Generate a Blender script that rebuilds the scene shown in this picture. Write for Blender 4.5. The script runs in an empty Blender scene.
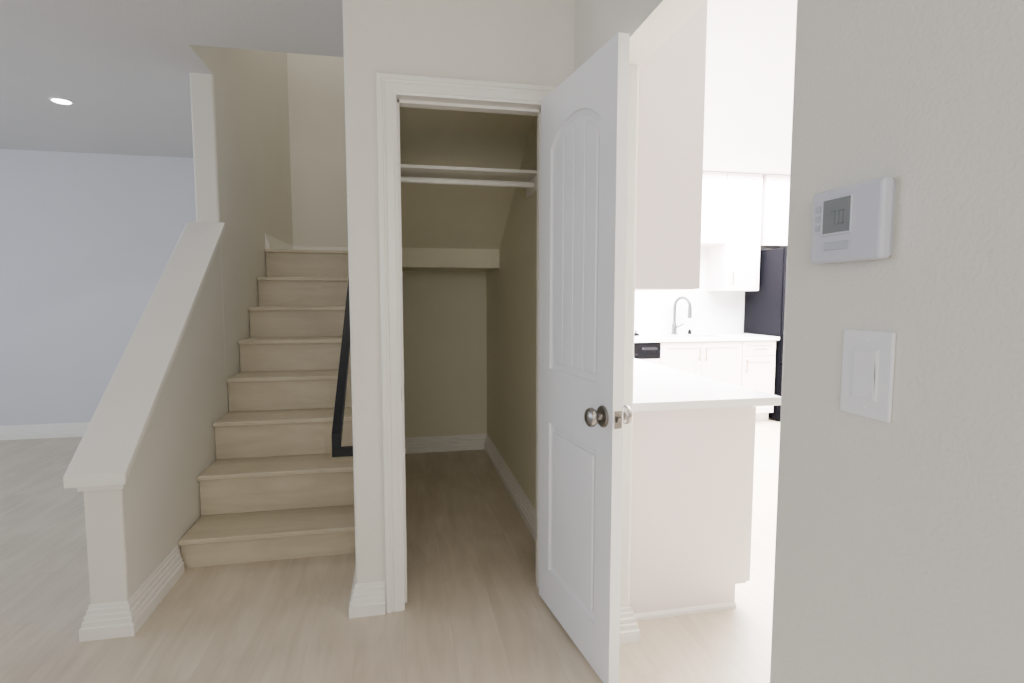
import bpy, bmesh, math, random
from mathutils import Vector, Matrix
from mathutils.geometry import tessellate_polygon
random.seed(3)
C = bpy.context.scene.collection
R = math.radians

# ------------------------------------------------------------------ materials
def srgb(r, g, b):
    f = lambda c: (c/255/12.92) if c/255 <= 0.04045 else ((c/255+0.055)/1.055)**2.4
    return (f(r), f(g), f(b), 1)

def mat(name, col, rough=0.5, metal=0.0, bump=None, spec=None, emit=None, coat=0):
    m = bpy.data.materials.new(name); m.use_nodes = True
    nt = m.node_tree; b = nt.nodes['Principled BSDF']
    b.inputs['Base Color'].default_value = col
    b.inputs['Roughness'].default_value = rough
    b.inputs['Metallic'].default_value = metal
    if spec is not None: b.inputs['Specular IOR Level'].default_value = spec
    if emit:
        b.inputs['Emission Color'].default_value = emit[0]
        b.inputs['Emission Strength'].default_value = emit[1]
    geo = nt.nodes.new('ShaderNodeNewGeometry')
    n = nt.nodes.new('ShaderNodeTexNoise'); n.inputs['Scale'].default_value = 3.0
    nt.links.new(geo.outputs['Position'], n.inputs['Vector'])
    mx = nt.nodes.new('ShaderNodeMix'); mx.data_type = 'RGBA'
    mx.inputs[6].default_value = tuple(c*0.97 for c in col[:3]) + (1,)
    mx.inputs[7].default_value = tuple(min(1, c*1.02) for c in col[:3]) + (1,)
    nt.links.new(n.outputs['Fac'], mx.inputs[0]); nt.links.new(mx.outputs[2], b.inputs['Base Color'])
    if bump:
        scale, strength, dist = bump
        t = nt.nodes.new('ShaderNodeTexNoise'); t.inputs['Scale'].default_value = scale
        t.inputs['Detail'].default_value = 2
        nt.links.new(geo.outputs['Position'], t.inputs['Vector'])
        bp = nt.nodes.new('ShaderNodeBump'); bp.inputs['Strength'].default_value = strength
        bp.inputs['Distance'].default_value = dist
        nt.links.new(t.outputs['Fac'], bp.inputs['Height']); nt.links.new(bp.outputs['Normal'], b.inputs['Normal'])
    return m

def wood(name, ca, cb, along='Y', plank=(1.22, 0.18), rough=0.42, seams=True):
    m = bpy.data.materials.new(name); m.use_nodes = True
    nt = m.node_tree; b = nt.nodes['Principled BSDF']; N = nt.nodes.new; L = nt.links.new
    geo = N('ShaderNodeNewGeometry'); mp = N('ShaderNodeMapping')
    if along == 'Y': mp.inputs['Rotation'].default_value = (0, 0, R(90))
    L(geo.outputs['Position'], mp.inputs['Vector'])
    br = N('ShaderNodeTexBrick'); br.offset = 0.37; br.squash = 1
    br.inputs['Scale'].default_value = 1
    br.inputs['Brick Width'].default_value = plank[0]; br.inputs['Row Height'].default_value = plank[1]
    br.inputs['Mortar Size'].default_value = 0.0006; br.inputs['Mortar Smooth'].default_value = 0.6
    br.inputs['Color1'].default_value = (0.40, 0.40, 0.40, 1); br.inputs['Color2'].default_value = (0.60, 0.60, 0.60, 1)
    br.inputs['Mortar'].default_value = (0.5, 0.5, 0.5, 1)
    L(mp.outputs['Vector'], br.inputs['Vector'])
    sep = N('ShaderNodeSeparateColor'); L(br.outputs['Color'], sep.inputs[0])
    sc = N('ShaderNodeVectorMath'); sc.operation = 'MULTIPLY'; sc.inputs[1].default_value = (1.8, 13, 13)
    L(mp.outputs['Vector'], sc.inputs[0])
    ad = N('ShaderNodeVectorMath'); ad.operation = 'MULTIPLY_ADD'
    L(br.outputs['Color'], ad.inputs[0]); ad.inputs[1].default_value = (17, 9, 5); L(sc.outputs[0], ad.inputs[2])
    n1 = N('ShaderNodeTexNoise'); n1.inputs['Scale'].default_value = 1.0; n1.inputs['Detail'].default_value = 8
    n1.inputs['Roughness'].default_value = 0.6; n1.inputs['Distortion'].default_value = 0.9
    L(ad.outputs[0], n1.inputs['Vector'])
    n2 = N('ShaderNodeTexNoise'); n2.inputs['Scale'].default_value = 3.0; n2.inputs['Detail'].default_value = 3
    L(mp.outputs['Vector'], n2.inputs['Vector'])
    mul = N('ShaderNodeMath'); mul.operation = 'MULTIPLY_ADD'
    L(sep.outputs[0], mul.inputs[0]); mul.inputs[1].default_value = 0.4
    m2 = N('ShaderNodeMath'); m2.operation = 'MULTIPLY_ADD'; L(n1.outputs['Fac'], m2.inputs[0]); m2.inputs[1].default_value = 1.4
    m3 = N('ShaderNodeMath'); m3.operation = 'MULTIPLY_ADD'; L(n2.outputs['Fac'], m3.inputs[0]); m3.inputs[1].default_value = 0.8; m3.inputs[2].default_value = -0.80
    L(m3.outputs[0], m2.inputs[2]); L(m2.outputs[0], mul.inputs[2]); mul.use_clamp = True
    mx = N('ShaderNodeMix'); mx.data_type = 'RGBA'; mx.inputs[6].default_value = ca; mx.inputs[7].default_value = cb
    L(mul.outputs[0], mx.inputs[0])
    last = mx.outputs[2]
    if seams:
        dk = N('ShaderNodeMix'); dk.data_type = 'RGBA'; L(br.outputs['Fac'], dk.inputs[0])
        L(last, dk.inputs[6]); dk.inputs[7].default_value = tuple(c*0.85 for c in ca[:3])+(1,)
        last = dk.outputs[2]
    L(last, b.inputs['Base Color'])
    b.inputs['Roughness'].default_value = rough
    bp = N('ShaderNodeBump'); bp.inputs['Strength'].default_value = 0.05; bp.inputs['Distance'].default_value = 0.002
    L(n1.outputs['Fac'], bp.inputs['Height']); L(bp.outputs['Normal'], b.inputs['Normal'])
    return m

M = dict(
    wall=mat('cream_wall_paint', srgb(229, 226, 216), 0.55, bump=(140, 0.4, 0.003)),
    cool=mat('daylight_tinted_wall_paint', srgb(214, 214, 219), 0.6, bump=(140, 0.4, 0.003)),  # left room walls, cool window daylight mixed into the colour
    warm=mat('bounce_tinted_wall_paint', srgb(225, 220, 197), 0.6, bump=(140, 0.4, 0.003)),  # cream paint with the closet's yellowish bounce light put into the colour
    ceil=mat('ceiling_paint', srgb(217, 215, 214), 0.7, bump=(100, 0.4, 0.004)),
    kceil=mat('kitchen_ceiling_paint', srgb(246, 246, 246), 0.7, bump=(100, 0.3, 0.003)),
    trim=mat('white_trim_paint', srgb(240, 237, 230), 0.3),
    door=mat('white_door_paint', srgb(240, 240, 242), 0.32),
    cab=mat('white_cabinet_lacquer', srgb(244, 233, 233), 0.35),
    quartz=mat('white_quartz', srgb(248, 246, 246), 0.2),
    floor=wood('pale_oak_planks', srgb(188, 175, 154), srgb(220, 209, 190)),
    tread=wood('pale_oak_stair_vinyl', srgb(184, 173, 149), srgb(214, 204, 182), along='X', seams=False),
    black=mat('black_metal', srgb(17, 19, 25), 0.5, 0.0, spec=.3),
    nickel=mat('brushed_nickel', srgb(150, 147, 143), 0.3, 1.0),
    chrome=mat('chrome', srgb(200, 200, 200), 0.12, 1.0),
    brass=mat('brass', srgb(190, 150, 90), 0.3, 1.0),
    plastic=mat('white_plastic', srgb(238, 238, 240), 0.35),
    thplastic=mat('pale_lavender_plastic', srgb(206, 207, 217), 0.4),
    plastic2=mat('grey_plastic', srgb(184, 187, 198), 0.4),
    lcd=mat('grey_display', srgb(126, 131, 132), 0.3),
    digit=mat('display_digit', srgb(114, 120, 121), 0.3),
    fridge=mat('charcoal_steel', (.0025, .0025, .004, 1), 0.7, 0.0, spec=.04),
    dark=mat('black_plastic', (.003, .003, .004, 1), 0.6, spec=.05),
    steel=mat('stainless_steel', srgb(96, 98, 104), 0.35, 0.9),
    lamp=mat('lamp_lens', (1, 1, 1, 1), 0.4, emit=((0.9, 0.95, 1, 1), 18)),
)

# ------------------------------------------------------------------ helpers
def box(bm, x0, x1, y0, y1, z0, z1):
    vs = [bm.verts.new((x, y, z)) for z in (z0, z1) for x, y in ((x0, y0), (x1, y0), (x1, y1), (x0, y1))]
    for f in ((0, 3, 2, 1), (4, 5, 6, 7), (0, 1, 5, 4), (1, 2, 6, 5), (2, 3, 7, 6), (3, 0, 4, 7)):
        bm.faces.new([vs[i] for i in f])

def extrude(bm, pts, d):
    d = Vector(d)
    a = [bm.verts.new(p) for p in pts]; b = [bm.verts.new(Vector(p)+d) for p in pts]
    n = len(pts)
    bm.faces.new(a[::-1]); bm.faces.new(b)
    for i in range(n): bm.faces.new((a[i], a[(i+1) % n], b[(i+1) % n], b[i]))

def lathe(bm, prof, origin, axis='Z', seg=28):
    o = Vector(origin); rings = []
    ax = {'X': (Vector((0, 1, 0)), Vector((0, 0, 1)), Vector((1, 0, 0))),
          'Y': (Vector((1, 0, 0)), Vector((0, 0, 1)), Vector((0, 1, 0))),
          'Z': (Vector((1, 0, 0)), Vector((0, 1, 0)), Vector((0, 0, 1)))}[axis]
    for r, h in prof:
        rings.append([bm.verts.new(o+ax[0]*r*math.cos(2*math.pi*k/seg)+ax[1]*r*math.sin(2*math.pi*k/seg)+ax[2]*h) for k in range(seg)])
    for a, b in zip(rings, rings[1:]):
        for k in range(seg): bm.faces.new((a[k], a[(k+1) % seg], b[(k+1) % seg], b[k]))
    bm.faces.new(rings[0][::-1]); bm.faces.new(rings[-1])

def tube(bm, pts, r, seg=14):
    pts = [Vector(p) for p in pts]; rings = []
    up = Vector((0.31, 0.2, 0.93)).normalized()
    for i, p in enumerate(pts):
        t = (pts[min(i+1, len(pts)-1)]-pts[max(i-1, 0)]).normalized()
        n = t.cross(up); n = n.normalized() if n.length > 1e-4 else t.orthogonal().normalized()
        b = t.cross(n); rr = r[i] if isinstance(r, (list, tuple)) else r
        rings.append([bm.verts.new(p+n*rr*math.cos(2*math.pi*k/seg)+b*rr*math.sin(2*math.pi*k/seg)) for k in range(seg)])
    for a, b in zip(rings, rings[1:]):
        for k in range(seg): bm.faces.new((a[k], a[(k+1) % seg], b[(k+1) % seg], b[k]))
    bm.faces.new(rings[0][::-1]); bm.faces.new(rings[-1])

def sweep(bm, path, prof, side=1, z=0.0):
    P = [Vector(p[:2]) for p in path]; Z = [p[2] if len(p) > 2 else z for p in path]; rings = []
    for i, p in enumerate(P):
        ns = []
        if i > 0: t = (P[i]-P[i-1]).normalized(); ns.append(Vector((t.y, -t.x)))
        if i < len(P)-1: t = (P[i+1]-P[i]).normalized(); ns.append(Vector((t.y, -t.x)))
        if len(ns) == 2:
            m = (ns[0]+ns[1]); m = m/ m.length_squared*2
        else: m = ns[0]
        m = m*side
        rings.append([bm.verts.new((p.x+m.x*o, p.y+m.y*o, Z[i]+h)) for o, h in prof])
    n = len(prof)
    for a, b in zip(rings, rings[1:]):
        for k in range(n): bm.faces.new((a[k], a[(k+1) % n], b[(k+1) % n], b[k]))
    bm.faces.new(rings[0][::-1]); bm.faces.new(rings[-1])

BASE = [(0, 0), (.028, 0), (.028, .046), (.021, .050), (.021, .068), (.015, .072), (.015, .088), (.009, .093), (.009, .108), (.004, .112), (.003, .126), (0, .129)]

def bevel_mod(o, w, seg=2):
    md = o.modifiers.new('bevel', 'BEVEL'); md.width = w; md.segments = seg; md.limit_method = 'ANGLE'; md.angle_limit = R(40)

def obj(name, bm, m, parent=None, bevel=0, seg=2, smooth=False, **props):
    bmesh.ops.recalc_face_normals(bm, faces=bm.faces[:])
    me = bpy.data.meshes.new(name); bm.to_mesh(me); bm.free()
    me.materials.append(m)
    if smooth:
        for p in me.polygons: p.use_smooth = True
        try: me.set_sharp_from_angle(angle=R(35))
        except Exception: pass
    o = bpy.data.objects.new(name, me); C.objects.link(o)
    if parent:
        o.parent = parent
        if parent.type == 'EMPTY': o.matrix_parent_inverse = Matrix.Translation(-parent.location)
    if bevel: bevel_mod(o, bevel, seg)
    for k, v in props.items(): o[k] = v
    return o

def thing(name, loc, label, cat, group=None):
    o = bpy.data.objects.new(name, None); C.objects.link(o); o.location = loc
    o.empty_display_size = 0.05
    o['label'] = label; o['category'] = cat
    if group: o['group'] = group
    return o

def struct(name, bm, m, parent=None, label=None, **k):
    o = obj(name, bm, m, parent, **k)
    if not parent: o['kind'] = 'structure'
    if label: o['label'] = label
    return o

def B(): return bmesh.new()

def rounded_rect_xy(x0, x1, y0, y1, corners, r=.014, seg=5):
    out = []
    for key, cx, cy, a0 in (('ll', x0, y0, 180), ('lr', x1, y0, 270), ('ur', x1, y1, 0), ('ul', x0, y1, 90)):
        if key in corners:
            ox = cx + (r if 'l' == key[1] else -r); oy = cy + (r if key[0] == 'l' else -r)
            for k in range(seg+1):
                a = R(a0+90*k/seg); out.append((ox+r*math.cos(a), oy+r*math.sin(a)))
        else: out.append((cx, cy))
    return out
def pillar(bm, x0, x1, y0, y1, z0, z1, corners=()):
    extrude(bm, [(x, y, z0) for x, y in rounded_rect_xy(x0, x1, y0, y1, corners)], (0, 0, z1-z0))

H = 2.60           # ceiling
XW = .72           # right wall face
YF = 2.25          # closet front wall face
XS0, XS1 = -1.05, -.195   # stair left / right sides

# ------------------------------------------------------------------ shell
bm = B(); box(bm, -5.62, 5.2, -3, 6.1, -.1, 0)
struct('floor', bm, M['floor'], label='pale oak plank floor')

bm = B()
box(bm, -5.62, XS0-.13, -3, 6.1, H, H+.12)
box(bm, XS0-.13, .84, -3, 3.23, H, H+.12)
box(bm, XS0-.13, XS0-.002, 3.23, 3.62, H, H+.12)
struct('ceiling', bm, M['ceil'])
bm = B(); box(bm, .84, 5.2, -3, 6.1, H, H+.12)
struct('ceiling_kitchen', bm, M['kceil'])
bm = B(); box(bm, -1.3, .95, 3.1, 6.1, 5.0, 5.1)
struct('ceiling_stairwell', bm, M['ceil'])

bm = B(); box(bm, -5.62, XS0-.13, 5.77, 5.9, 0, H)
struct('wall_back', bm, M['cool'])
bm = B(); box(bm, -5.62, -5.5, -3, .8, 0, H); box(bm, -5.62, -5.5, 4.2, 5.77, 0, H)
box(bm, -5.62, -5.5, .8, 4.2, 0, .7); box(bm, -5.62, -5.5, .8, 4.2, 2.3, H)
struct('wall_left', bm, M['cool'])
bm = B()
for y in (.8, 1.92, 3.04, 4.16): box(bm, -5.59, -5.53, y, y+.04, .7, 2.3)
for z in (.7, 2.26): box(bm, -5.585, -5.535, .8, 4.2, z, z+.04)
struct('window_1', bm, M['trim'])

XK = XS0-.13
bm = B()
pillar(bm, XK, XS0, 3.62, 5.95, 0, H, ('ll', 'lr'))
box(bm, XK, XS0, 3.62, 5.95, H, 5.0)
box(bm, XK, XS0, 3.23, 3.62, H+.12, 5.0); box(bm, XS0-.002, XS0, 3.23, 3.62, H, H+.12)
struct('wall_stair_left', bm, M['wall'])
KS = (1.70-.62)/(3.62-2.295)
bm = B(); extrude(bm, [(XK, 2.295, 0), (XK, 3.62, 0), (XK, 3.62, 1.70), (XK, 2.295, .62)], (.13, 0, 0))
struct('wall_knee', bm, M['wall'], bevel=.008)
bm = B(); extrude(bm, [(XK-.045, 2.262, .595), (XK-.045, 3.62, .595+KS*1.358), (XK-.045, 3.62, .64+KS*1.358), (XK-.045, 2.262, .64)], (.13+.075, 0, 0))
struct('trim_1', bm, M['trim'], bevel=.006, label='white sloped cap on top of the knee wall')
bm = B()
extrude(bm, [(XK-.012, 2.283, .575), (XK-.012, 3.62, .575+KS*1.337), (XK-.012, 3.62, .61+KS*1.337), (XK-.012, 2.283, .61)], (.154, 0, 0))
struct('trim_2', bm, M['trim'], bevel=.003)

bm = B(); box(bm, XK, .84, 5.95, 6.07, 0, 5.0)
struct('wall_stair_back', bm, M['wall'])
bm = B(); box(bm, XK, .84, 3.11, 3.23, H+.12, 5.0)
struct('wall_stair_front', bm, M['wall'])
bm = B(); box(bm, .72, .84, 3.23, 5.95, H, 5.0)
struct('wall_stair_right', bm, M['wall'])
bm = B(); box(bm, XS1, -.08, YF+.12, 4.75, 0, H); box(bm, XS1, -.08, 3.23, 4.75, H, 5.0)
struct('wall_closet_left', bm, M['wall'])

bm = B()
pillar(bm, XS1, -.015, YF, YF+.12, 0, H, ('ll',))
box(bm, -.015, .61, YF, YF+.12, 2.095, H)
box(bm, .61, XW, YF, YF+.12, 0, H)
struct('wall_front', bm, M['wall'])
bm = B(); box(bm, -.08, XW, 4.6, 4.745, 0, 1.51)
struct('wall_closet_back', bm, M['warm'])
bm = B(); box(bm, XW-.004, XW, YF+.12, 4.6, 0, 2.5)
struct('wall_closet_right', bm, M['warm'])
bm = B(); box(bm, -.08, -.076, YF+.12, 4.6, 0, 2.5)
struct('wall_closet_lining', bm, M['warm'])
bm = B()
pts = [(4.6, 1.51), (3.98, 1.51), (3.98, 1.645), (2.52, 2.5), (YF+.12, 2.5), (YF+.12, H), (4.6, H)]
extrude(bm, [(-.08, y, z) for y, z in pts], (.80, 0, 0))
struct('ceiling_closet', bm, M['warm'])

YN = .936
bm = B()
pillar(bm, XW, .84, -3, YN, 0, H, ('ul', 'ur'))
box(bm, XW, .84, YN-.01, 1.88, 2.11, H)
pillar(bm, XW, .84, 1.87, 5.95, 0, H, ('ll', 'lr'))
struct('wall_right', bm, M['wall'])
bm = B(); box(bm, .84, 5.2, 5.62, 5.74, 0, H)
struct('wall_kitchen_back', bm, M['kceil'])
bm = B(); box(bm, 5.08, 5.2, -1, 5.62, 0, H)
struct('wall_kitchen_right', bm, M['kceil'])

# ------------------------------------------------------------------ baseboards
def base(name, path, z=0):
    bm = B(); sweep(bm, path, BASE, 1, z); return struct(name, bm, M['trim'])
base('baseboard_back', [(-5.5, 5.77), (XK, 5.77)])
base('baseboard_knee', [(XK, 3.6), (XK, 2.295), (XS0, 2.295), (XS0, 2.775)])
base('baseboard_front', [(XS1, 2.77), (XS1, YF), (-.078, YF)])
base('baseboard_closet', [(-.076, 4.6), (XW-.004, 4.6), (XW-.004, YF+.14)])
base('baseboard_right', [(XW, 2.22), (XW, 1.87), (.84, 1.87), (.84, 1.950)])
base('baseboard_near', [(.84, -1), (.84, YN), (XW, YN), (XW, -1)])
base('baseboard_landing', [(XS0, 4.77, 1.68), (XS0, 5.95, 1.68), (.72, 5.95, 1.68)])

# ------------------------------------------------------------------ closet casing and jamb
bm = B()
prof = [(0, 0), (0, .011), (.010, .013), (.012, .016), (.04, .017), (.046, .013), (.052, .014), (.056, .021), (.070, .022), (.075, .018), (.075, 0)]
path = [(0, 0), (0, 2.08), (.595, 2.08), (.595, 0)]
ring = []
off = [(-1, 0), (-1, 1), (1, 1), (1, 0)]
for (x, z), (ox, oz) in zip(path, off):
    ring.append([bm.verts.new((x+ox*o, YF-d, z+oz*o)) for o, d in prof])
n = len(prof)
for a, b in zip(ring, ring[1:]):
    for k in range(n): bm.faces.new((a[k], a[(k+1) % n], b[(k+1) % n], b[k]))
bm.faces.new(ring[0][::-1]); bm.faces.new(ring[-1])
box(bm, -.015, 0, YF, YF+.13, 0, 2.08); box(bm, .595, .61, YF, YF+.13, 0, 2.08); box(bm, -.015, .61, YF, YF+.13, 2.08, 2.095)
box(bm, 0, .011, YF+.045, YF+.08, 0, 2.08); box(bm, .584, .595, YF+.045, YF+.08, 0, 2.08); box(bm, 0, .595, YF+.045, YF+.08, 2.069, 2.08)
tc = struct('trim_3', bm, M['trim'], label='white moulded casing round the closet doorway')
bm = B(); box(bm, 0, .0015, YF+.012, YF+.04, .87, .93)
obj('strike_plate', bm, M['nickel'], tc)

# ------------------------------------------------------------------ staircase
hts = [.150, .372, .592, .803, 1.013, 1.228, 1.448, 1.68]
ys = [2.81+.2765*k for k in range(8)]
G = .004
st = thing('staircase', (-.62, 2.81, 0), 'pale wood staircase rising between the sloped knee wall and the closet wall', 'stairs')
for k in range(8):
    z0 = 0 if k == 0 else hts[k-1]
    bm = B(); box(bm, XS0+G, XS1-G, ys[k], ys[k]+.018, z0, hts[k]-.026)
    obj('riser', bm, M['tread'], st)
    y1 = ys[k+1]+.0 if k < 7 else ys[k]+.03
    bm = B(); box(bm, XS0+G, XS1-G, ys[k]-.03, y1, hts[k]-.026, hts[k])
    obj('tread' if k < 7 else 'landing_nosing', bm, M['tread'], st, bevel=.005, seg=3)
bm = B(); box(bm, XS0, .72, ys[7]+.03, 5.95, 1.52, 1.68)
struct('floor_landing', bm, M['tread'])

# handrail
hr = thing('handrail', (-.25, 2.3, .6), 'black square metal handrail on the right side of the stairs', 'handrail')
sl = .71
hx0, hx1 = -.278, -.243
y0, z0 = 2.275, .715
def zr(y): return z0+sl*(y-y0)
bm = B(); extrude(bm, [(hx0, y0, zr(y0)-.034), (hx0, 4.6, zr(4.6)-.034), (hx0, 4.6, zr(4.6)+.034), (hx0, y0, zr(y0)+.034)], (hx1-hx0, 0, 0))
obj('rail', bm, M['black'], hr, bevel=.002)
bm = B(); box(bm, hx0, XS1, y0-.002, y0+.035, z0-.060, z0-.026)
obj('wall_return', bm, M['black'], hr, bevel=.002)
for y in (3.5, 4.4):
    bm = B(); tube(bm, [((hx0+hx1)/2, y, zr(y)-.025), ((hx0+hx1)/2, y, zr(y)-.06), (XS1-.002, y, zr(y)-.08)], .008); lathe(bm, [(.03, -.006), (.03, 0)], (XS1, y, zr(y)-.08), 'X')
    obj('bracket', bm, M['black'], hr)

# ------------------------------------------------------------------ closet shelf + rod
sh = thing('closet_shelf', (.32, 2.9, 1.93), 'white shelf board running across the top of the closet', 'shelf')
bm = B(); box(bm, -.076, XW-.004, 2.78, 3.03, 1.927, 1.943)
obj('board', bm, M['trim'], sh, bevel=.002)
for xa, xb in ((XW-.022, XW-.004), (-.076, -.058)):
    bm = B(); box(bm, xa, xb, 2.78, 3.03, 1.85, 1.927)
    obj('cleat', bm, M['trim'], sh)
bm = B(); tube(bm, [(-.057, 2.86, 1.885), (XW-.023, 2.86, 1.885)], .015, 20)
o = obj('closet_rod', bm, M['trim'], smooth=True); o['label'] = 'white round hanging rod just under the closet shelf'; o['category'] = 'closet rod'

# ------------------------------------------------------------------ closet door
DW, DH, DT = .620, 2.075, .038
def panel_loop(x0, x1, z0, z1, rise, ins, n=14):
    x0 += ins; x1 -= ins; z0 += ins; z1 -= ins
    pts = [(x0, z0), (x1, z0)]
    for k in range(n+1):
        u = k/n; x = x1+(x0-x1)*u
        pts.append((x, z1+rise*(1-(2*u-1)**2)) if rise else (x, z1))
    return pts
top = (.105, DW-.105, 1.0, 1.865, .075)
bot = (.105, DW-.105, .16, .78, 0)
bm = B()
for face, sgn in ((0, 1), (DT, -1)):
    P = lambda x, z, d: (x, face+sgn*d, z)
    outer = [(0, 0), (DW, 0), (DW, DH), (0, DH)]
    loops = [outer, panel_loop(*top, 0), panel_loop(*bot, 0)]
    flat = [p for l in loops for p in l]
    tris = tessellate_polygon([[Vector((x, z, 0)) for x, z in l] for l in loops])
    vs = [bm.verts.new(P(x, z, 0)) for x, z in flat]
    for t in tris:
        try: bm.faces.new([vs[i] for i in t])
        except ValueError: pass
    for pnl in (top, bot):
        prev = None
        for ins, d in ((0, 0), (.005, .008), (.012, .009), (.022, .012)):
            cur = [bm.verts.new(P(x, z, d)) for x, z in panel_loop(*pnl, ins)]
            if prev:
                for k in range(len(cur)): bm.faces.new((prev[k], prev[(k+1) % len(cur)], cur[(k+1) % len(cur)], cur[k]))
            prev = cur
        bm.faces.new(prev)
for a, b in (((0, 0), (DW, 0)), ((DW, 0), (DW, DH)), ((DW, DH), (0, DH)), ((0, DH), (0, 0))):
    bm.faces.new([bm.verts.new(v) for v in ((a[0], 0, a[1]), (b[0], 0, b[1]), (b[0], DT, b[1]), (a[0], DT, a[1]))])
bmesh.ops.remove_doubles(bm, verts=bm.verts[:], dist=1e-5)
door = struct('door_1', bm, M['door'], label='open white closet door with an arched upper panel')
door.location = (.572, 2.226, .012)
door.rotation_euler = (0, 0, R(-82.6))
def arch_z(x, ins):
    x0, x1, z0, z1, rise = top; x0 += ins; x1 -= ins
    u = (x-x0)/(x1-x0); return z1-ins+rise*(1-(2*u-1)**2)
bm = B(); xs0, xs1 = top[0]+.03, top[1]-.03; g = .0035; n = 4
for s, (ya, yb) in (((1), (.0035, .0125)), ((-1), (DT-.0125, DT-.0035))):
    for k in range(n):
        a = xs0+(xs1-xs0)*k/n+(g if k else 0); b = xs0+(xs1-xs0)*(k+1)/n-(g if k < n-1 else 0)
        pts = [(a, ya, top[2]+.03), (b, ya, top[2]+.03)]+[(b+(a-b)*j/6, ya, arch_z(b+(a-b)*j/6, .03)) for j in range(7)]
        extrude(bm, pts, (0, yb-ya, 0))
obj('upper_panel', bm, M['door'], door, bevel=.003)
bm = B()
for ya, yb in ((.0025, .0125), (DT-.0125, DT-.0025)):
    box(bm, bot[0]+.03, bot[1]-.03, ya, yb, bot[2]+.03, bot[3]-.03)
obj('lower_panel', bm, M['door'], door, bevel=.006)
kz, kx = .900, DW-.062
def knob(sgn, y):
    bm = B()
    pr = [(.036, 0), (.036, .004), (.033, .008), (.013, .010), (.012, .022), (.015, .027), (.026, .031), (.031, .038), (.032, .045), (.029, .053), (.020, .059), (.006, .061)]
    lathe(bm, [(r, sgn*h) for r, h in pr], (kx, y, kz), 'Y')
    return obj('knob', bm, M['nickel'], door, smooth=True)
knob(-1, 0); knob(1, DT)
bm = B(); box(bm, DW, DW+.0015, .006, DT-.006, kz-.028, kz+.028); box(bm, DW, DW+.011, .012, DT-.012, kz-.008, kz+.008)
obj('latch', bm, M['nickel'], door)
for z in (.2, 1.02, 1.84):
    bm = B(); lathe(bm, [(.006, -.045), (.006, .045)], (-.005, DT*.3, z), 'Z', 12)
    obj('hinge', bm, M['nickel'], door)

# ------------------------------------------------------------------ thermostat & switch
th = thing('thermostat', (XW, .76, 1.42), 'white thermostat with grey display on the near right wall', 'thermostat')
ty0, ty1, tz0, tz1, tf = .693, .837, 1.356, 1.476, .694
ta = lambda a: ty1-(ty1-ty0)*a
tz = lambda c: tz1-(tz1-tz0)*c
bm = B(); box(bm, XW-.006, XW, ty0+.006, ty1-.006, tz0+.006, tz1-.006)
obj('wall_plate', bm, M['plastic2'], th)
bm = B(); box(bm, tf, XW-.006, ty0, ty1, tz0, tz1)
obj('body', bm, M['thplastic'], th, bevel=.006, seg=4)
bm = B()
a0, a1, c0, c1 = .20, .60, .15, .60
for (p, q, r_, s_) in ((a0-.02, a1+.02, c0-.03, c0), (a0-.02, a1+.02, c1, c1+.03), (a0-.02, a0, c0, c1), (a1, a1+.02, c0, c1)):
    box(bm, tf-.0022, tf+.001, ta(q), ta(p), tz(s_), tz(r_))
obj('display_bezel', bm, M['thplastic'], th, bevel=.0006)
bm = B(); box(bm, tf-.001, tf+.001, ta(a1), ta(a0), tz(c1), tz(c0))
scr = obj('display', bm, M['lcd'], th)
def seg_digit(bm, ya, za, w, h, on):
    t = .0018; x0, x1 = tf-.0014, tf-.0009
    S = {'a': (0, w, h-t, h), 'g': (0, w, h/2-t/2, h/2+t/2), 'd': (0, w, 0, t), 'f': (0, t, h/2, h), 'e': (0, t, 0, h/2), 'b': (w-t, w, h/2, h), 'c': (w-t, w, 0, h/2)}
    for k in on:
        u0, u1, v0, v1 = S[k]; box(bm, x0, x1, ya-u1, ya-u0, za+v0, za+v1)
bm = B(); seg_digit(bm, ta(.31), tz(.49), .011, .022, 'abc'); seg_digit(bm, ta(.43), tz(.49), .011, .022, 'abcdef')
obj('digits', bm, M['digit'], scr)
for c in (.25, .38, .51):
    bm = B(); box(bm, tf-.002, tf+.001, ta(.155), ta(.085), tz(c+.04), tz(c-.04))
    obj('button', bm, M['plastic2'], th, bevel=.0008)
bm = B(); box(bm, tf-.0022, tf+.001, ta(.60), ta(.24), tz(.83), tz(.72))
obj('button', bm, M['plastic2'], th, bevel=.001)

sw = thing('light_switch', (XW, .732, 1.18), 'white rocker light switch under the thermostat', 'light switch')
sy0, sy1, sz0, sz1 = .682, .777, 1.111, 1.248
bm = B(); box(bm, XW-.006, XW, sy0, sy1, sz0, sz1)
pl = obj('wall_plate', bm, M['plastic'], sw, bevel=.0035, seg=3)
cy, cz = (sy0+sy1)/2, (sz0+sz1)/2
bm = B(); box(bm, XW-.0078, XW-.005, cy-.024, cy+.024, cz-.040, cz+.040)
obj('rocker_frame', bm, M['plastic'], sw, bevel=.001)
bm = B(); extrude(bm, [(XW-.007, cy-.0205, cz-.036), (XW-.0095, cy-.0205, cz-.036), (XW-.0084, cy-.0205, cz), (XW-.0105, cy-.0205, cz+.036), (XW-.007, cy-.0205, cz+.036)], (0, .041, 0))
obj('rocker', bm, M['plastic'], sw, bevel=.0008)
for z in (cz-.052, cz+.052):
    bm = B(); lathe(bm, [(.003, 0), (.003, -.001), (.002, -.0015)], (XW-.006, cy, z), 'X', 12)
    obj('screw', bm, M['plastic'], sw)

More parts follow.
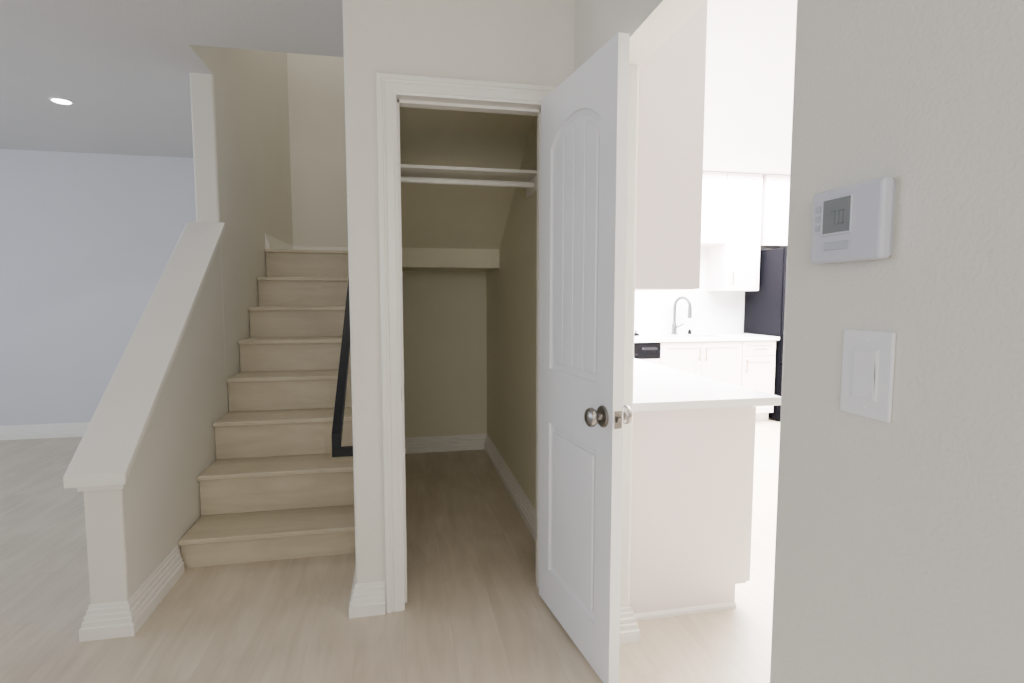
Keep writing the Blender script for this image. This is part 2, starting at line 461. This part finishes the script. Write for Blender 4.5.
# ------------------------------------------------------------------ ceiling light
cl = thing('ceiling_light', (-2.18, 4.29, H), 'small round recessed downlight in the ceiling of the left room', 'ceiling light')
bm = B(); lathe(bm, [(.068, 0), (.068, -.004), (.055, -.007), (.050, -.004)], (-2.18, 4.29, H), 'Z', 32)
obj('trim_ring', bm, M['trim'], cl)
bm = B(); lathe(bm, [(.050, -.004), (.050, -.009), (.03, -.011)], (-2.18, 4.29, H), 'Z', 32)
obj('lens', bm, M['lamp'], cl)

# ------------------------------------------------------------------ kitchen
def shaker(bm, f, a0, a1, z0, z1, t=.02, rail=.055):
    def bx(p0, p1, q0, q1, d0, d1):
        c = [f(a, d, z) for a in (p0, p1) for d in (d0, d1) for z in (q0, q1)]
        xs = [v[0] for v in c]; ysx = [v[1] for v in c]; zs = [v[2] for v in c]
        box(bm, min(xs), max(xs), min(ysx), max(ysx), min(zs), max(zs))
    bx(a0, a0+rail, z0, z1, 0, t); bx(a1-rail, a1, z0, z1, 0, t)
    bx(a0+rail, a1-rail, z0, z0+rail, 0, t); bx(a0+rail, a1-rail, z1-rail, z1, 0, t)
    bx(a0+rail, a1-rail, z0+rail, z1-rail, 0, t*.45)
def bar_handle(parent, f, a, z, vertical=True, ln=.13):
    bm = B()
    if vertical: p = [(a, z-ln/2), (a, z+ln/2)]
    else: p = [(a-ln/2, z), (a+ln/2, z)]
    tube(bm, [f(p[0][0], .045, p[0][1]), f(p[1][0], .045, p[1][1])], .005, 10)
    for q in p:
        u = (q[0]*.85+((p[0][0]+p[1][0])/2)*.15, q[1]*.85+((p[0][1]+p[1][1])/2)*.15)
        tube(bm, [f(u[0], .018, u[1]), f(u[0], .046, u[1])], .004, 8)
    return obj('handle', bm, M['brass'], parent)

CT0, CT1 = .860, .893
XE = 3.785
def fE(a, d, z): return (1.41+d, a, z)
def fS(a, d, z): return (a, 5.0-d, z)
def fU(a, d, z): return (a, 5.31-d, z)
def fUE(a, d, z): return (1.14+d, a, z)

def base_side(y0, y1, label):
    t = thing('base_cabinet', (1.13, (y0+y1)/2, 0), label, 'base cabinet', None)
    bm = B(); extrude(bm, [(.845, y0, 0), (1.36, y0, 0), (1.36, y0, .10), (1.41, y0, .10), (1.41, y0, CT0), (.845, y0, CT0)], (0, y1-y0, 0))
    obj('body', bm, M['cab'], t, bevel=.0015)
    for a, b, h in ((y0+.003, (y0+y1)/2-.002, (y0+y1)/2-.04), ((y0+y1)/2+.002, y1-.003, (y0+y1)/2+.04)):
        bm = B(); shaker(bm, fE, a, b, .105, CT0-.01); d = obj('door', bm, M['cab'], t, bevel=.0015)
        bar_handle(d, fE, h, .72)
    return t
t = base_side(1.985, 2.95, 'white base cabinet end panel facing the hallway, nearest the doorway')
bm = B(); sweep(bm, [(.845, 1.985), (1.36, 1.985)], [(0, 0), (.012, 0), (.010, .014), (.004, .022), (0, .024)], 1)
obj('shoe_moulding', bm, M['trim'], t)
base_side(2.955, 3.95, 'white base cabinet in the middle of the run along the dividing wall')
base_side(3.955, 4.93, 'white base cabinet at the far end of the run along the dividing wall')

bm = B()
sx0, sx1, sy0_, sy1_ = 2.64, 3.28, 5.09, 5.44
box(bm, .845, 1.525, 1.952, 5.615, CT0, CT1)
box(bm, 1.525, sx0, 4.955, 5.615, CT0, CT1)
box(bm, sx1, XE+.02, 4.955, 5.615, CT0, CT1)
box(bm, sx0, sx1, 4.955, sy0_, CT0, CT1); box(bm, sx0, sx1, sy1_, 5.615, CT0, CT1)
bmesh.ops.remove_doubles(bm, verts=bm.verts[:], dist=1e-5)
o = obj('worktop', bm, M['quartz']); o['label'] = 'white L-shaped kitchen worktop over the base cabinets'; o['category'] = 'worktop'
sk = thing('sink', (2.96, 5.26, CT0), 'steel undermount sink set into the far worktop', 'sink')
bm = B(); w = .004
qx0, qx1, qy0, qy1 = sx0+.002, sx1-.002, sy0_+.002, sy1_-.002
box(bm, qx0, qx1, qy0, qy1, .68, .684)
box(bm, qx0, qx0+w, qy0, qy1, .684, CT0-.001); box(bm, qx1-w, qx1, qy0, qy1, .684, CT0-.001)
box(bm, qx0+w, qx1-w, qy0, qy0+w, .684, CT0-.001); box(bm, qx0+w, qx1-w, qy1-w, qy1, .684, CT0-.001)
obj('basin', bm, M['steel'], sk)
bm = B(); lathe(bm, [(.04, 0), (.04, .004), (.02, .005)], ((sx0+sx1)/2, 5.27, .684), 'Z')
obj('drain', bm, M['chrome'], sk)
fx, fy = 2.93, 5.52
fc = thing('faucet', (fx, fy, CT1), 'tall arched brushed steel kitchen faucet behind the sink', 'faucet')
bm = B(); lathe(bm, [(.034, 0), (.034, .008), (.026, .014), (.025, .10), (.020, .115), (.016, .13)], (fx, fy, CT1), 'Z')
obj('base', bm, M['steel'], fc, smooth=True)
dv = Vector((.75, -.66, 0)).normalized()
pts = [Vector((fx, fy, CT1+.12)), Vector((fx, fy, CT1+.30))]
for k in range(1, 13):
    a = math.pi*k/12; pts.append(Vector((fx, fy, CT1+.30))+dv*(.08*(1-math.cos(a)))+Vector((0, 0, .10*math.sin(a))))
end = pts[-1]
bm = B(); tube(bm, pts, .0155)
obj('spout', bm, M['steel'], fc, smooth=True)
bm = B(); lathe(bm, [(.0165, .01), (.020, -.01), (.022, -.09), (.019, -.12)], end, 'Z')
obj('spray_head', bm, M['steel'], fc, smooth=True)
bm = B(); tube(bm, [(fx+.015, fy, CT1+.075), (fx+.05, fy-.005, CT1+.085), (fx+.10, fy-.01, CT1+.115)], [.010, .008, .007])
obj('lever', bm, M['steel'], fc, smooth=True)
bm = B(); lathe(bm, [(.034, 0), (.034, .02), (.02, .028), (.008, .03), (.008, .05), (.012, .052), (.012, .058)], (2.43, 5.40, CT1), 'Z')
o = obj('sink_stopper', bm, M['dark'], smooth=True); o['label'] = 'small black sink plug standing on the worktop left of the sink'; o['category'] = 'sink plug'
bm = B(); lathe(bm, [(.02, 0), (.02, .035), (.012, .045), (.01, .05)], (3.12, 5.53, CT1), 'Z')
o = obj('soap_pump_cap', bm, M['dark'], smooth=True); o['label'] = 'small black cap on the worktop right of the faucet'; o['category'] = 'soap dispenser'

dw = thing('dishwasher', (2.2, 5.3, 0), 'white dishwasher with a black control strip under the far worktop', 'dishwasher')
bm = B(); box(bm, 1.905, 2.498, 5.0, 5.6, .0, CT0-.002); obj('body', bm, M['cab'], dw)
bm = B(); box(bm, 1.908, 2.495, 4.972, 5.0, .1, .695); obj('door', bm, M['cab'], dw, bevel=.003)
bm = B(); box(bm, 1.908, 2.495, 4.966, 5.0, .70, .853); cp = obj('control_panel', bm, M['dark'], dw, bevel=.004)
bm = B(); box(bm, 2.30, 2.46, 4.9645, 4.967, .785, .81); obj('display', bm, M['black'], cp)
bm = B(); box(bm, 2.05, 2.25, 4.9645, 4.967, .735, .75); obj('handle', bm, M['black'], cp)

def base_back(x0, x1, label, double=True):
    t = thing('base_cabinet', ((x0+x1)/2, 5.3, 0), label, 'base cabinet')
    bm = B()
    box(bm, x0, x1, 5.06, 5.61, 0, .1)
    box(bm, x0, x0+.018, 5.0, 5.61, .1, CT0); box(bm, x1-.018, x1, 5.0, 5.61, .1, CT0)
    box(bm, x0+.018, x1-.018, 5.0, 5.61, .1, .118); box(bm, x0+.018, x1-.018, 5.0, 5.018, .118, CT0)
    obj('body', bm, M['cab'], t)
    mid = (x0+x1)/2
    if double:
        for a, b, h in ((x0+.003, mid-.002, mid-.035), (mid+.002, x1-.003, mid+.035)):
            bm = B(); shaker(bm, fS, a, b, .105, .85); d = obj('door', bm, M['cab'], t, bevel=.0015); bar_handle(d, fS, h, .73)
    else:
        bm = B(); shaker(bm, fS, x0+.003, x1-.003, .70, .85, rail=.04); d = obj('drawer', bm, M['cab'], t, bevel=.0015); bar_handle(d, fS, mid, .77, False)
        bm = B(); shaker(bm, fS, x0+.003, x1-.003, .105, .695); d = obj('door', bm, M['cab'], t, bevel=.0015); bar_handle(d, fS, x0+.04, .6)
base_back(2.502, 3.40, 'white two-door base cabinet under the sink, right of the dishwasher')
base_back(3.404, XE, 'narrow white base cabinet beside the dark fridge', False)

UZ = H-.004
def upper(kind, p0, p1, z0, z1, label, handle):
    if kind == 'E':
        t = thing('wall_cabinet', (1.0, (p0+p1)/2, z0), label, 'wall cabinet')
        bm = B(); box(bm, .843, 1.14, p0, p1, z0, z1); f = fUE
    else:
        t = thing('wall_cabinet', ((p0+p1)/2, 5.45, z0), label, 'wall cabinet')
        bm = B(); box(bm, p0, p1, 5.31, 5.618, z0, z1); f = fU
    obj('body', bm, M['cab'], t, bevel=.0015)
    n = 2 if p1-p0 > .6 else 1
    for k in range(n):
        a = p0+(p1-p0)*k/n+.002; b = p0+(p1-p0)*(k+1)/n-.002
        bm = B(); shaker(bm, f, a, b, z0+.002, z1-.002); d = obj('door', bm, M['cab'], t, bevel=.0015)
        h = (b-.03 if k == 0 else a+.03) if n == 2 else handle
        bar_handle(d, f, h, z0+.13)
    return t
upper('E', 1.985, 2.80, 1.33, UZ, 'tall white wall cabinet side panel just inside the kitchen doorway', 0)
upper('E', 2.805, 3.62, 1.33, UZ, 'white wall cabinet second from the kitchen doorway on the dividing wall', 0)
upper('E', 3.625, 4.44, 1.33, UZ, 'white wall cabinet third from the kitchen doorway on the dividing wall', 0)
upper('S', 3.37, XE, 1.365, UZ, 'white wall cabinet hanging beside the dark fridge', 3.46)
upper('S', 2.50, 3.366, 1.86, UZ, 'short white wall cabinet above the sink', 0)
upper('S', 3.83, 4.71, 1.85, UZ, 'white wall cabinet above the dark fridge', 0)

FX = -.035
fr = thing('refrigerator', (4.27, 5.25, 0), 'charcoal refrigerator in the far kitchen corner', 'refrigerator')
bm = B(); box(bm, 3.862+FX, 4.74+FX, 4.98, 5.6, .02, 1.80); obj('body', bm, M['fridge'], fr, bevel=.006)
for a, b, h in ((3.866, 4.299, 4.26), (4.303, 4.736, 4.34)):
    bm = B(); box(bm, a+FX, b+FX, 4.915, 4.976, .62, 1.80); d = obj('door', bm, M['fridge'], fr, bevel=.01, seg=3)
    bm = B(); tube(bm, [(h+FX, 4.918, .75), (h+FX, 4.87, .78), (h+FX, 4.87, 1.55), (h+FX, 4.918, 1.58)], .011); obj('handle', bm, M['steel'], d)
bm = B(); box(bm, 3.866+FX, 4.736+FX, 4.915, 4.976, .08, .61); d = obj('freezer_drawer', bm, M['fridge'], fr, bevel=.01, seg=3)
bm = B(); tube(bm, [(3.93, 4.918, .53), (3.96, 4.87, .53), (4.58, 4.87, .53), (4.61, 4.918, .53)], .011); obj('handle', bm, M['steel'], d)
for x in (3.92+FX, 4.68+FX):
    for y in (5.03, 5.54):
        bm = B(); box(bm, x-.02, x+.02, y-.02, y+.02, 0, .02); obj('foot', bm, M['dark'], fr)

# ------------------------------------------------------------------ lights
def area(name, loc, rot, size, power, col, spread=180):
    l = bpy.data.lights.new(name, 'AREA'); l.shape = 'RECTANGLE'; l.size, l.size_y = size
    l.energy = power; l.color = col; l.spread = R(spread)
    o = bpy.data.objects.new(name, l); C.objects.link(o); o.location = loc; o.rotation_euler = rot
    return o
area('window_daylight', (-5.45, 2.5, 1.5), (0, R(-90), 0), (1.5, 3.2), 92, (.72, .82, 1))
area('rear_daylight', (-.5, -2.4, 1.75), (R(86), 0, 0), (2.2, 1.2), 55, (1, .97, .925))
area('kitchen_ceiling_lamp', (2.9, 4.0, 2.57), (0, 0, 0), (2.6, 2.4), 1400, (.985, .975, 1))
area('stairwell_fill', (-.5, 4.6, 4.9), (0, 0, 0), (1.0, 1.6), 18, (1, .96, .89))  # added fill out of view, brightens the shaft walls
p = bpy.data.lights.new('downlight', 'SPOT'); p.energy = 15; p.spot_size = R(110); p.color = (.85, .92, 1); p.shadow_soft_size = .05
o = bpy.data.objects.new('downlight', p); C.objects.link(o); o.location = (-2.18, 4.29, H-.03)

w = bpy.data.worlds.new('World'); bpy.context.scene.world = w; w.use_nodes = True
w.node_tree.nodes['Background'].inputs[0].default_value = (.93, .95, 1, 1)
w.node_tree.nodes['Background'].inputs[1].default_value = .26

# ------------------------------------------------------------------ camera
cam = bpy.data.cameras.new('Camera'); cam.sensor_width = 36; cam.lens = 550/1024*36; cam.clip_start = .05
co = bpy.data.objects.new('Camera', cam); C.objects.link(co)
co.location = (0, 0, 1.3); co.rotation_euler = (R(90-4.63), 0, R(-11.5))
bpy.context.scene.camera = co
